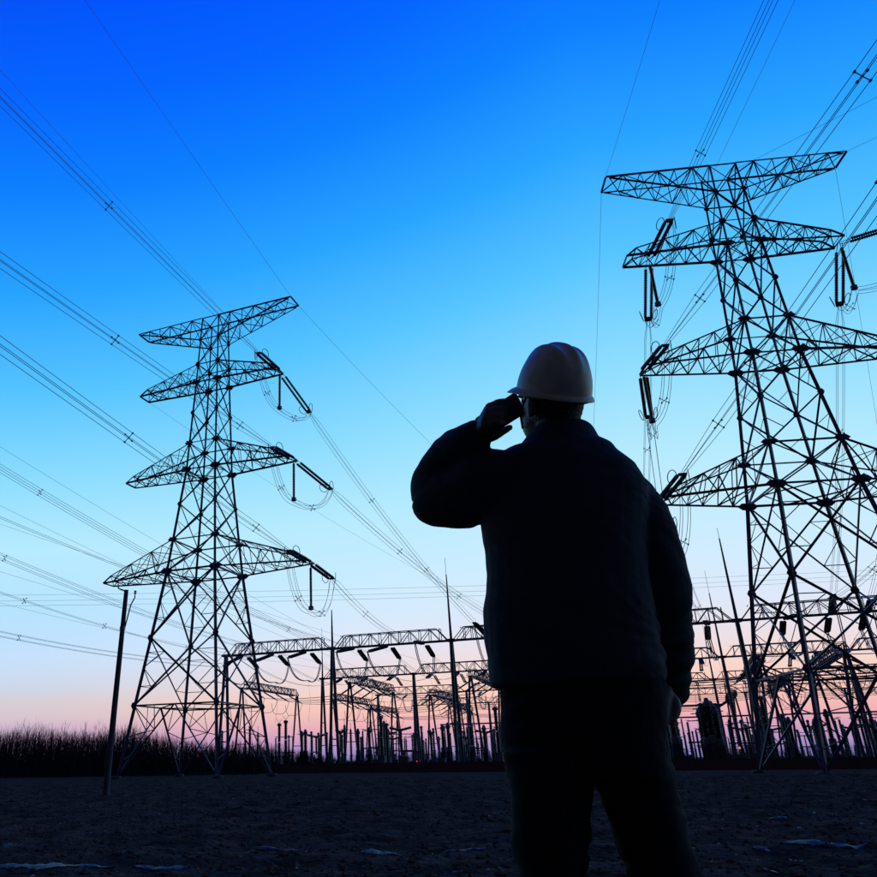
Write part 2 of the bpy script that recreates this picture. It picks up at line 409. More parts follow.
def hang(T, label, group, L=1.0):
    root = empty('jumper_insulator', T); tag(root, label, 'insulator', group)
    member('link', RODC, (0, 0, 0), (0, 0, -.45), .05, root)
    o = link('insulator_string', STR, root); o.matrix_local = Matrix.Translation((0, 0, -.45 - 4.2 * L * .8)) @ Matrix.Diagonal((1, 1, L * .8, 1))
    w = MB(); w.lathe([(.1, -.2), (.22, -.17), (.22, .1), (.08, .16)], 10, (0, 0, -.45 - 4.2 * L * .8)); w.build('counterweight', M['wire'], root)
    return Vector(T) - Vector((0, 0, .75 + 4.2 * L * .8))
def loop_pts(a, s, b, n=22):
    c1 = Vector((a.x * .75 + s.x * .25, a.y * .75 + s.y * .25, s.z - .6)); c2 = Vector((b.x * .75 + s.x * .25, b.y * .75 + s.y * .25, s.z - .6))
    P = []
    for A, C, B in ((a, c1, s), (s, c2, b)):
        for i in range(n // 2 + (0 if A is a else 1)):
            t = i / (n // 2); P.append(A * (1 - t) ** 2 + C * 2 * t * (1 - t) + B * t * t)
    return P
def parab(T, az, slope, k, L, n=60): return [T + Vector((az[0] * s, az[1] * s, slope * s + k * s * s)) for s in [L * i / n for i in range(n + 1)]]
def fit_slope(T, px, az, k):
    d = ray(*px); det = -az[0] * d.y + d.x * az[1]
    bx, by = -T.x, -T.y; s = (-bx * d.y + d.x * by) / det; t = (az[0] * by - az[1] * bx) / det
    return (H + t * d.z - T.z - k * s * s) / s
def azpx(x): d = ray(x, 757); l = hypot(d.x, d.y); return (d.x / l, d.y / l)

# substation frame: u along the gantries, v away from the field
GA = radians(-23.2); U = Vector((cos(GA), sin(GA), 0)); V = Vector((-U.y, U.x, 0)); G0 = Vector((2.21, 106.74, 0)); GZ = 14.6
def sub(u, v, z): return G0 + U * u + V * v + Vector((0, 0, z))
GND = -.3
ARMN = {1: 'upper', 2: 'middle', 3: 'lowest'}
K = 2.5e-4
def circuit(T, sgn, edge, az, gu, who, spans, inset=0):
    for k in (1, 2, 3):
        t = T(k, sgn) + Vector((0, 0, -.12))
        if k == 1 and inset: t = t.lerp(T(k, -sgn) + Vector((0, 0, -.12)), inset / 15.05)
        nm = f'{ARMN[k]} {who}'
        a = az[k] if isinstance(az, dict) else az
        sl = fit_slope(t, edge[k], a, K) if edge.get(k) else -.08
        sl = max(-.32, min(.16, sl))
        d_in = Vector((a[0], a[1], sl - .03)); ein = tension(t, d_in, f'double insulator string, field side, {nm}', 'tension insulators on the pylons')
        sl2 = fit_slope(ein, edge[k], a, K) if edge.get(k) else sl
        bundle(parab(ein, a, max(-.4, min(.2, sl2)), K, spans, 70), f'four-wire bundle over the field from the {nm}', 'line bundles over the field', spacers=(.055, .17, .3, .5, .75))
        g = sub(gu[k], -.75, GZ - .25); far = g - t
        d_out = Vector((far.x, far.y, far.z * 1.15)).normalized(); eout = tension(t, d_out, f'double insulator string, substation side, {nm}', 'tension insulators on the pylons')
        gs = tension(g, (t - g).normalized() + Vector((0, 0, -.12)), f'gantry insulator string ending the line from the {nm}', 'dead-end insulators on the gantries', lead=.4, mul=.8)
        bundle(span_pts(eout, gs, 1.1), f'four-wire bundle down to the gantry from the {nm}', 'line bundles down to the gantry', spacers=(.34, .7))
        s = hang(t + Vector((0, 0, .05)), f'single hanging insulator under the {nm}', 'jumper insulators on the pylons')
        bundle(loop_pts(ein, s, eout), f'looping jumper wires under the {nm}', 'jumper loops on the pylons', spacers=(.28, .72), r=.016, name='jumper_bundle', cat='jumper')
        feeders.append((gu[k], gs))
feeders = []
LAZ = tuple(-x for x in azpx(612)); RAZ = tuple(-x for x in azpx(420))
circuit(TL, 1, {1: (0, 97), 2: (0, 260), 3: (0, 345)}, LAZ, {1: 21, 2: 25.5, 3: 12.6}, 'arm of the half-wired pylon', 150)
circuit(TR, -1, {1: (771, 0), 2: (877, 56), 3: (877, 199)}, RAZ, {1: 38.0, 2: 41.8, 3: 45}, 'inner arm of the fully wired pylon', 150, 1.7)
circuit(TR, 1, {1: (877, 224.5)}, (.93, -.367), {1: 56.8, 2: 60, 3: 52.5}, 'outer arm of the fully wired pylon', 120)
# ground wires
def gw(T, edge, az, L, label, k=K): single(parab(T, az, fit_slope(T, edge, az, k), k, L, 50), label, 'thin ground wires')
gw(TL(0, 1, -.9), (85, 0), LAZ, 140, 'thin ground wire from the top arm of the pylon beside the pole, over the field')
gw(TL(0, -1, 0).lerp(TL(0, 1, 0), .58), (0, 70), LAZ, 140, 'thin ground wire from the peak of the pylon beside the pole')
gw(TR(0, -1, -.9), (660, 0), RAZ, 140, "thin ground wire from the man's side of the top arm past the man's arm")
gw(TR(0, -1).lerp(TR(0, 1), .47), (795, 0), RAZ, 140, "thin ground wire from the peak of the pylon past the man's arm, over the field")
gw(TR(0, -1).lerp(TR(0, 1), .55), (877, 97), (.75, -.66), 140, "thin ground wire from the peak of the pylon past the man's arm, leaving sideways")
gw(TR(0, 1, -.9), (877, 137), (.85, -.53), 120, "thin ground wire from the outer tip of the top arm past the man's arm")
single(span_pts(TL(0, 1, .9), sub(32, 0, 21), 1.2), 'thin ground wire from the pylon beside the pole down to the gantry mast', 'thin ground wires')
single(span_pts(TR(0, -1, .9), sub(32.6, 0, 19), 1.0), "thin ground wire from the man's side of the far arm down to the gantry mast", 'thin ground wires')
single(span_pts(TR(0, 1, .9), sub(64, 0, 19), 1.0), "thin ground wire from the outer top arm tip down to the gantry", 'thin ground wires')
# lines arriving from a pylon beyond the pole
for i, (px, Yd, mp, uu, nsp) in enumerate((((-8, 456), 62, None, 3.4, (.42, .75, .9)), ((-8, 507), 66, None, 8.0, ()), ((-8, 546), 70, None, -3.4, (.4, .8)),
                                            ((-8, 583), 74, None, -8.2, (.44, .62, .8)), ((-8, 630), 80, None, -13, (.42,)))):
    A0 = atY(px[0], px[1], Yd); g = sub(uu, -.75, GZ - .25)
    A = A0 + (A0 - g) * .5 + Vector((0, 0, 2.2)); dirn = (A - g).normalized()
    nm = ('highest', 'second', 'third', 'fourth', 'lowest')[i]
    gs = tension(g, dirn + Vector((0, 0, -.42)), f'gantry insulator string ending the {nm} line from behind the pole', 'dead-end insulators on the gantries', lead=.4, mul=.8)
    bundle(span_pts(A, gs, 1.6 if i < 4 else 1.2), f'{nm} twin bundle coming in behind the concrete pole to the gantry', 'line bundles from beyond the pole', offs=[(-.2, 0), (.2, 0)] if i % 2 else OFF4, r=.016, spacers=nsp)
    feeders.append((uu, gs))
for i, (ya, yb) in enumerate(((600, 563), (606, 568), (611, 572))):
    single(span_pts(atY(-140, ya - 4, 250), atY(1010, yb, 250), 2.4, 40), f'{("upper", "middle", "lower")[i]} far wire stretched level across the sky behind the gantries', 'far wires across the sky', r=.035, name='far_wire')
for i, (ya, Yd, uu, vv) in enumerate(((440, 90, -6, 37), (500, 95, -10, 37), (520, 100, 6, 76), (568, 105, -12, 76), (600, 110, -16, 37))):
    A0 = atY(-10, ya, Yd); g = sub(uu, vv, GZ + 1.6)
    single(span_pts(A0 + (A0 - g) * .4 + Vector((0, 0, 1.5)), g, 1.4), 'faint thin wire crossing behind the half-wired pylon to the rear gantries', 'faint wires behind the half-wired pylon', r=.016, name='far_wire')
single(span_pts(TL(1, -1), sub(31, 37, 16), 2.5), 'faint thin wire from the bare upper arm down to the second gantry', 'thin ground wires', r=.01)

# ------------------------------------------------------------------ substation
def gantry_post(u, v, z, top, spike, label, group):
    b = sub(u, v, GND); root = empty('gantry_post', b, GA); tag(root, label, 'gantry post', group)
    h = z - GND
    for s in (-1, 1): member('leg', ROD, (0, s * 1.5, -.3), (0, s * .16, h + .2), .42, root)
    for t in (.25, .5): member('rung', ROD, (0, -1.5 + 1.34 * t, h * t), (0, 1.5 - 1.34 * t, h * t), .16, root)
    m = MB(); m.box((0, 0, h + .02), (1.0, 1.0, .3)); m.build('cap_plate', M['tube'], root)
    if top > h:
        m = MB(); m.tube([(0, 0, h), (0, 0, h + (top - h) * .55), (0, 0, top)], [.17, .12, .07], 8); mast = m.build('mast', M['tube'], root)
        if spike: member('lightning_rod', RODC, (0, 0, top), (0, 0, top + spike), .05, mast)
def gantry_beam(p0, p1, label, group, depth=1.5, wd=1.1, nb=12, w=.09):
    L = (p1 - p0).length; rz = atan2(p1.y - p0.y, p1.x - p0.x)
    root = empty('gantry_truss', p0, rz); tag(root, label, 'gantry truss', group)
    e = L / nb; h = wd / 2
    for s in (-1, 1):
        member('chord', ANG, (.45, s * h, 0), (L - .45, s * h, 0), .17, root)
        member('chord', ANG, (e * 1.3, s * h * .8, depth), (L - e * 1.3, s * h * .8, depth), .13, root)
        for a, b in ((.45, e * 1.3), (L - .45, L - e * 1.3)): member('end_strut', ANG, (a, s * h, .05), (b, s * h * .8, depth), .12, root)
    m = MB()
    for i in range(1, nb):
        x0, x1 = e * i, e * (i + 1)
        for s in (-1, 1):
            if 1 < i < nb - 1 or True: m.bar((x0 if i > 1 else e * 1.3, s * h, 0), (x0 if i > 1 else e * 1.3, s * h * .8, depth), w)
            if i < nb - 1:
                m.bar((x0, s * h, 0) if i % 2 else (max(x0, e * 1.3), s * h * .8, depth), (x1, s * h * .8, depth) if i % 2 else (x1, s * h, 0), w)
        m.bar((x0, -h, 0), (x0, h, 0), w); m.bar((x0, -h * .8, depth), (x0, h * .8, depth), w * .9)
        m.bar((x0, -h, 0), (x1 if i < nb - 1 else L - .5, h, 0), w * .8)
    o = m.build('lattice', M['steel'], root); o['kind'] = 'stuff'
ROWS = [(0, GZ, [-16, 0, 16, 32, 48, 64, 80], 'front'), (37, GZ, [-17, 0, 16, 32, 48, 64, 80, 96], 'second'), (76, GZ - .2, [-20, 0, 16, 32, 48, 64, 80, 96, 112], 'third'), (118, GZ, [-24, -4, 16, 36, 56, 76, 96, 116, 136], 'fourth')]
for v, z, us, nm in ROWS:
    for i, u in enumerate(us):
        top, spike = {('front', 0): (20, 0), ('front', 16): (23.2, 2.2), ('front', 32): (21.5, 1.5), ('front', 48): (24.2, 1.2), ('front', -16): (0, 0),
                      ('second', -17): (20, 4), ('second', 16): (22, 3), ('second', 48): (24.5, 3.5), ('third', 32): (21, 2.5), ('third', 48): (23, 3)}.get((nm, u), (0, 0))
        gantry_post(u, v, z, top, spike, f'tubular A-frame post of the {nm} gantry row' + ({0: ', short blunt mast on top', 16: ', tall tapered mast with a thin spike', 32: ', medium mast, nearest the man', 48: ', tallest mast, beside the fully wired pylon'}[u] if nm == 'front' and top else ', slender lightning mast on top' if top else ''), f'posts of the {nm} gantry row')
        if i < len(us) - 1:
            gantry_beam(sub(u, v, z), sub(us[i + 1], v, z), f'horizontal lattice beam of the {nm} gantry row', f'beams of the {nm} gantry row')
# dead ends and slack spans between the rows, with U-shaped jumpers under the front beam
for u, gs in feeders:
    g = sub(u, .75, GZ - .25); w = sub(u, 36.2, GZ - .25)
    e1 = tension(g, (w - g).normalized() + Vector((0, 0, -.36)), 'double insulator string behind the front gantry beam', 'inner dead-end insulators', lead=.3, mul=.62)
    e2 = tension(w, (g - w).normalized() + Vector((0, 0, -.3)), 'double insulator string before the second gantry beam', 'second row dead-end insulators', lead=.3, mul=.62)
    bundle(span_pts(e1, e2, 1.3, 14), 'slack wires strung between the front and second gantries', 'slack spans between gantries', offs=[(-.2, 0), (.2, 0)], r=.02, name='slack_span')
    lo = Vector(((gs.x + e1.x) / 2, (gs.y + e1.y) / 2, GZ - 3.9)) + U * .5
    bundle(loop_pts(gs, lo, e1, 16), 'U-shaped jumper hanging under the front gantry beam', 'U jumpers under the front gantry', offs=[(-.09, 0), (.09, 0)], r=.055, name='jumper_bundle', cat='jumper')
    single([lo, lo.lerp(Vector((lo.x, lo.y, 6)), .5) + U * .3, Vector((lo.x, lo.y, 5.6))], 'thin drop wire down to the switchgear', 'drop wires', r=.015, name='drop_wire')
for u in (-13, -8, -3.4, 3.4, 8, 12.6, 21, 25.5, 38, 42, 45, 53, 57, 60, 69, 74, 78):
    g = sub(u, 37.8, GZ - .25); w = sub(u, 75.2, GZ - .45)
    e1 = tension(g, (w - g).normalized() + Vector((0, 0, -.4)), 'double insulator string behind the second gantry beam', 'second row inner insulators', lead=.3, small=True)
    e2 = tension(w, (g - w).normalized() + Vector((0, 0, -.3)), 'double insulator string before the third gantry beam', 'third row insulators', lead=.3, small=True)
    bundle(span_pts(e1, e2, 1.5, 12), 'slack wires strung between the second and third gantries', 'slack spans between gantries', offs=[(-.2, 0), (.2, 0)], r=.02, name='slack_span')
    lo = sub(u, 76, GZ - 3.8); ee = sub(u, 79, GZ - 1.2)
    bundle(loop_pts(e2, lo, ee, 14), 'U-shaped jumper hanging under the third gantry beam', 'U jumpers under the third gantry', offs=[(-.09, 0), (.09, 0)], r=.055, name='jumper_bundle', cat='jumper')
# bus portals running away from the field, with slanting strings that carry the bus wires
WHERE = {4: 'just behind the front gantry', 27: 'beside the second gantry', 54: 'between the second and third gantries', 92: 'behind the third gantry'}
VB = [-28, -8, 12, 32, 52, 72, 92]
for bi, u in enumerate(VB):
    for v0 in (4, 27, 54, 92) if u < 60 else (4, 27, 54):
        z = {4: 11.2, 27: 12.9, 54: 12.4, 92: 12.6}[v0]
        u_ = u + (6 if v0 in (4, 54) else 0)
        if v0 == 4 and u < 30: continue
        p0, p1 = sub(u_, v0, z), sub(u_, v0 + 23, z)
        gantry_beam(p0, p1, 'lattice bus beam running away from the field, ' + WHERE[v0], 'bus portal beams', 1.1, 1.3, 16, .1)
        for v in (v0, v0 + 23):
            b = sub(u_, v, GND); root = empty('bus_post', b, GA); tag(root, 'slim tubular A-frame post under a bus beam ' + WHERE[v0], 'gantry post', 'bus portal posts')
            for s in (-1, 1): member('leg', ROD, (s * 1.25, 0, -.3), (s * .12, 0, z - GND), .34, root)
            member('rung', ROD, (-.95, 0, 4), (.95, 0, 4), .14, root)
for v0, du in ((4, 6), (27, 0), (54, 6), (92, 0)):
    for ph in (3, 8, 13, 19):
        for bi in range(len(VB) - 1):
            if v0 == 92 and bi > 3 or v0 == 4 and bi < 3: continue
            zz = {4: 11.05, 27: 12.75, 54: 12.25, 92: 12.45}[v0]; a, b = sub(VB[bi] + du, v0 + ph, zz), sub(VB[bi + 1] + du, v0 + ph, zz)
            ea = tension(a, (U * 1.0 + Vector((0, 0, -.55))), 'slanting insulator string below a bus beam ' + WHERE[v0], 'bus insulator strings', lead=.35, small=True)
            eb = tension(b, (-U * 1.0 + Vector((0, 0, -.55))), 'slanting insulator string below a bus beam ' + WHERE[v0], 'bus insulator strings', lead=.35, small=True)
            bundle(span_pts(ea, eb, .28, 10), 'bus wires slung level between the bus beams ' + WHERE[v0], 'bus wires', offs=[(-.2, 0), (.2, 0)], r=.032, name='bus_wire', cat='bus wire')
            m = loop_pts(ea, a + Vector((0, 0, -3.6)) + U * .6, a + Vector((-.6, 0, -1.7)), 12)
            single(m, 'curved jumper wire below a bus beam ' + WHERE[v0], 'bus jumpers', r=.04, name='bus_jumper', cat='jumper')

# switchgear kinds, each built once then copied
def kit(name, label, cat, group, builder):
    root = empty(name, (0, 0, 0)); tag(root, label, cat, group); builder(root); return root
def insul(name, root, L, r0, r1, n, z, x=0, y=0, mat='porc', segs=10):
    m = MB(); m.lathe(sheds(L, r0, r1, n), segs); o = m.build(name, M[mat], root, True); o.location = (x, y, z); return o
def b_post(r):
    m = MB(); m.lathe([(.2, -.3), (.16, 0), (.16, 2.2), (.26, 2.22), (.26, 2.3)], 10); m.build('pedestal', M['tube'], r)
    insul('insulator', r, 2.4, .10, .2, 14, 2.3)
    m = MB(); m.lathe([(.16, 4.7), (.18, 4.76), (.18, 4.9), (.05, 5.0)], 10); m.build('cap', M['wire'], r)
def b_ct(r):
    m = MB(); m.box((0, 0, .9), (.7, .7, 2.4)); m.build('pedestal', M['conc'], r)
    m = MB(); m.lathe([(.38, 2.1), (.4, 2.2), (.4, 2.7), (.3, 2.8)], 12); m.build('tank', M['equip'], r)
    insul('insulator', r, 2.3, .2, .34, 13, 2.8)
    m = MB(); m.lathe([(.25, 5.1), (.33, 5.16), (.33, 5.5), (.24, 5.62), (.16, 5.9), (.05, 5.95)], 12); h = m.build('head', M['equip'], r)
    m = MB(); m.bar((-.8, 0, 5.4), (.8, 0, 5.4), .08, 6); m.build('terminal', M['wire'], h)
def b_breaker(r):
    for x in (-.5, .5):
        m = MB(); m.bar((x, 0, -.3), (x * .6, 0, 2.4), .16, 6); m.build('leg', M['tube'], r)
    m = MB(); m.box((0, -.35, 1.3), (.7, .5, .9)); m.build('cabinet', M['equip'], r)
    insul('insulator', r, 2.6, .14, .25, 14, 2.4)
    m = MB(); m.lathe([(.25, 5.0), (.25, 5.4)], 10); m.build('gearbox', M['equip'], r)
    for s in (-1, 1):
        o = insul('interrupter', r, 1.7, .14, .23, 9, 5.2); o.rotation_euler = (0, s * radians(78), 0)
def b_disc(r):
    for x in (-1.5, 1.5):
        m = MB(); m.lathe([(.16, -.3), (.14, 0), (.14, 2.6)], 8, (x, 0, 0)); m.build('pedestal', M['tube'], r)
        insul('insulator', r, 2.1, .09, .18, 12, 2.7, x)
    m = MB(); m.box((0, 0, 2.62), (3.5, .24, .16)); m.build('base_frame', M['tube'], r)
    m = MB(); m.bar((-1.5, 0, 4.9), (.0, 0, 4.95), .09, 6); m.bar((0, 0, 4.95), (1.5, 0, 4.9), .09, 6); m.build('blade', M['wire'], r)
    for x in (-1.5, 1.5):
        o = link('corona_ring', RING, r); o.matrix_local = Matrix.Translation((x, 0, 5.0)) @ Matrix.Diagonal((.6, .6, .6, 1))
def b_arrester(r):
    m = MB(); m.lathe([(.2, -.3), (.17, 0), (.17, 1.8), (.26, 1.82), (.26, 1.9)], 8); m.build('pedestal', M['tube'], r)
    insul('insulator', r, 3.2, .12, .22, 18, 1.9)
    o = link('grading_ring', RING, r); o.matrix_local = Matrix.Translation((0, 0, 4.7)) @ Matrix.Diagonal((1.2, 1.2, 1.2, 1))
    m = MB(); m.lathe([(.12, 5.1), (.12, 5.2), (.03, 5.3), (.03, 6.1)], 8); m.build('terminal', M['wire'], r)
def b_cvt(r):
    m = MB(); m.box((0, 0, .7), (.8, .8, 2.0)); m.build('tank', M['equip'], r)
    insul('insulator', r, 2.0, .16, .28, 12, 1.7); insul('insulator', r, 2.0, .15, .26, 12, 3.75)
    m = MB(); m.lathe([(.2, 5.75), (.3, 5.8), (.3, 6.05), (.08, 6.15)], 10); m.build('cap', M['equip'], r)
    for x, y in ((-.45, 0), (.45, 0)): member('cross_rod', RODC, (0, 0, 6.2), (x, y, 6.7), .05, r)
def b_box(r):
    m = MB(); m.box((0, 0, .55), (.9, .6, 1.3)); m.build('cabinet', M['equip'], r)
    m = MB(); m.box((0, 0, 1.24), (1.0, .7, .07)); m.build('roof', M['equip'], r)
    m = MB(); m.box((0, -.312, .6), (.7, .02, 1.0)); m.build('door', M['equip'], r)
KITS = dict(
    post=kit('post_insulator', 'slim brown post insulator on a tubular pedestal', 'insulator', 'post insulators in the switchyard', b_post),
    ct=kit('current_transformer', 'stout porcelain column with a round metal head', 'transformer', 'current transformers in the switchyard', b_ct),
    brk=kit('circuit_breaker', 'T-shaped breaker with two level interrupter arms', 'breaker', 'circuit breakers in the switchyard', b_breaker),
    dis=kit('disconnector', 'two-post disconnector with a level blade between the posts', 'switch', 'disconnectors in the switchyard', b_disc),
    arr=kit('surge_arrester', 'tall column with a ring near its top', 'arrester', 'surge arresters in the switchyard', b_arrester),
    cvt=kit('voltage_transformer', 'two-stage column with forked rods on its cap', 'transformer', 'voltage transformers in the switchyard', b_cvt),
    box=kit('control_cabinet', 'small grey control cabinet with a flat roof in the switchyard', 'cabinet', 'control cabinets in the switchyard', b_box))
used = set()
LBL = {k: r['label'] for k, r in KITS.items()}
ROWN = [(-20, 'between the brick wall and the front gantry'), (3, 'just behind the front gantry'), (14, 'in the second line behind the front gantry'), (20, 'before the middle breakers'), (28, 'before the second gantry'), (38, 'beyond the second gantry'), (50, 'before the tubular busbars'), (62, 'before the third gantry'), (80, 'behind the third gantry')]
def put(kind, u, v, sc=1, rz=0):
    r = KITS[kind]
    if kind in used: r = copy_tree(r)
    used.add(kind)
    r['label'] = (LBL[kind].replace(' in the switchyard', '') + ' ' + [n for a, n in ROWN if v >= a][-1])
    r.location = sub(u, v, GND); r.rotation_euler = (0, 0, GA + rz); r.scale = (sc, sc, sc)
rr = random.Random(11)
lines = [(-6, ['post', 'arr', 'cvt'], 4.4), (5, ['arr', 'cvt', 'post'], 4.7), (11, ['dis', 'dis', 'post'], 4.6), (17, ['ct', 'post', 'ct'], 4.6), (23, ['brk', 'brk', 'ct'], 4.6),
         (32, ['dis', 'post', 'dis'], 4.7), (44, ['post', 'ct', 'brk'], 4.8), (56, ['dis', 'arr', 'post'], 5), (66, ['brk', 'ct', 'post'], 5), (84, ['post', 'cvt', 'dis'], 5.5), (14, ['post', 'ct', 'post', 'arr'], 3.2), (27, ['ct', 'post', 'post'], 3.3), (50, ['post', 'brk', 'arr', 'post'], 3.6), (70, ['post', 'dis', 'ct'], 4.2)]
for li, (v, kinds, st) in enumerate(lines):
    u = -14 + rr.random() * 2; i = 0; umax = 78 + v * .25
    while u < umax:
        if rr.random() < .86: put(kinds[i % len(kinds)], u, v + rr.uniform(-.5, .5), rr.uniform(.9, 1.08), pi / 2 if rr.random() < .3 else 0)
        if rr.random() < .22: put('box', u + 1.9, v + 1.2, rr.uniform(.9, 1.2))
        u += st * rr.uniform(.9, 1.1); i += 1
def on_bearing(px, v):
    d = ray(px, 757); k = d.x / d.y; c = G0 + V * v; return (k * c.y - c.x) / (U.x - k * U.y)
for px, v, kd, sc in ((678, -4, 'ct', 1.12), (681, -2.5, 'ct', 1.05), (707, -3, 'ct', .98), (710.5, -4, 'ct', 1.06), (714, -3, 'cvt', 1.0), (717, -4.2, 'ct', 1.14), (720.5, -3, 'ct', 1.1), (723.5, -4.4, 'ct', 1.0)): put(kd, on_bearing(px, v), v, sc)
for v, z, u0, u1 in ((60, 7.2, -2, 20), (60, 7.2, 30, 52), (20, 7.0, 33, 46), (60, 7.2, 56, 84)):
    root = empty('tubular_bus', sub(u0, v, z), GA); tag(root, 'thick tubular busbar carried level on posts', 'busbar', 'tubular busbars')
    member('tube', ROD, (0, 0, 0), (u1 - u0, 0, 0), .26, root)
    for x in (.8, (u1 - u0) / 2, u1 - u0 - .8):
        insul('insulator', root, 2.2, .1, .19, 12, -2.4, x); m = MB(); m.lathe([(.18, GND - z - .2), (.15, -2.4)], 8, (x, 0, 0)); m.build('pedestal', M['tube'], root)
# lattice light mast with a small amber lamp, and a red lamp on a cabinet
b = sub(46.5, 14, GND); root = empty('light_mast', b, GA); tag(root, 'slim square lattice mast with a small amber lamp', 'mast')
for q in QS: member('leg', ANG, (q[0] * .45, q[1] * .45, -.2), (q[0] * .2, q[1] * .2, 9.5), .09, root)
m = MB()
for i in range(12):
    z0, z1 = i * .79, (i + 1) * .79; w0, w1 = .45 - .25 * z0 / 9.5, .45 - .25 * z1 / 9.5
    for k in range(4):
        a, c = QS[k], QS[(k + 1) % 4]; m.bar((a[0] * w0, a[1] * w0, z0), (c[0] * w1, c[1] * w1, z1), .05); m.bar((a[0] * w1, a[1] * w1, z1), (c[0] * w1, c[1] * w1, z1), .045)
m.build('lattice', M['steel'], root)
m = MB(); m.lathe([(.06, 0), (.12, .06), (.12, .2), (.03, .27)], 10, (0, -.55, 1.9)); m.build('lamp', M['amber'], root)
root = empty('signal_lamp', atY(417, 764, 92).to_2d().to_3d() + Vector((0, 0, GND))); tag(root, 'tiny red signal lamp on a short post beside the low wall', 'lamp')
member('post', ROD, (0, 0, -.2), (0, 0, .95), .07, root)
m = MB(); m.lathe([(.04, .95), (.06, .98), (.06, 1.06), (.02, 1.1)], 10); m.build('lamp', M['lamp'], root)
# low brick boundary wall in panels with piers
w0 = sub(-15, -15, -.3); root = empty('perimeter_wall', w0, GA); tag(root, 'low dark red brick wall along the edge of the field', 'wall')
for i in range(16):
    x = i * 6.2; m = MB(); m.box((x + 3.1, 0, .3), (5.76, .24, 1.1)); m.build('brick_panel', M['brick'], root)
    m = MB(); m.box((x + 3.1, 0, .888), (5.76, .32, .07)); m.build('coping', M['coping'], root)
    m = MB(); m.box((x, 0, .32), (.44, .4, 1.16)); p = m.build('pier', M['brick'], root)
    m = MB(); m.box((x, 0, .943), (.52, .48, .08)); m.build('pier_cap', M['coping'], p)
# far pylon on the horizon
def far_tower(px, d, s, label):
    p = atY(px, 757, d); root = empty('far_pylon', (p.x, p.y, -.3)); tag(root, label, 'pylon')
    m = MB()
    for q in QS: m.bar(Vector((q[0] * 4.6, q[1] * 4.6, 0)) * s, Vector((q[0], q[1], 42)) * s, 1.0)
    for z0, z1 in ((0, 10), (10, 18), (18, 27), (27, 36), (36, 42)):
        for i in range(4):
            a, c = QS[i], QS[(i + 1) % 4]; f = lambda z: 4.6 - 3.6 * z / 42
            m.bar(Vector((a[0] * f(z0), a[1] * f(z0), z0)) * s, Vector((c[0] * f(z1), c[1] * f(z1), z1)) * s, .7)
    m.build('body', M['steel'], root)
    for z, L in ((18, 11), (27, 9.5), (36, 8), (42, 9)):
        m = MB(); m.bar(Vector((-L, 0, z)) * s, Vector((L, 0, z)) * s, 1.1); m.bar(Vector((-L, 0, z)) * s, Vector((0, 0, z + 2.6)) * s, .7); m.bar(Vector((L, 0, z)) * s, Vector((0, 0, z + 2.6)) * s, .7)
        m.build('cross_arm', M['steel'], root)
far_tower(693.5, 2700, 1, 'tiny far-off pylon on the horizon beyond the switchyard')

# ------------------------------------------------------------------ leaning concrete pole with bracket
pb = atZ(105.3, 798, -.04); ptop = atY(126.4, 590, pb.y); pb.z = gbase(pb.x, pb.y)
root = empty('concrete_pole', pb); tag(root, 'slightly leaning concrete pole with a small steel bracket on top', 'pole')
d = ptop - pb
m = MB(); m.tube([d * t for t in (-.06, 0, .3, .6, .9, 1)], [.09, .088, .082, .074, .064, .062], 14); m.build('shaft', M['conc'], root, True)
m = MB(); m.tube([d * .985 + Vector((x, 0, z)) for x, z in ((-.05, .06), (-.16, .1), (-.24, .14), (-.25, .26))], .022, 8); m.build('hook', M['wire'], root, True)
m = MB(); m.tube([d * .8 + Vector((.06, 0, 0)), d * .93 + Vector((.17, 0, -.05)), d * .96 + Vector((.27, 0, 0)), d * .96 + Vector((.27, 0, .14))], .02, 8); m.build('brace', M['wire'], root, True)
m = MB(); m.lathe(sheds(.1, .025, .05, 2), 10, d * .96 + Vector((.27, 0, .1))); m.build('pin_insulator', M['porc'], root)
m = MB(); m.lathe([(.07, -.05), (.08, -.05), (.08, .05), (.07, .05)], 14, d * .8); m.build('band', M['wire'], root)

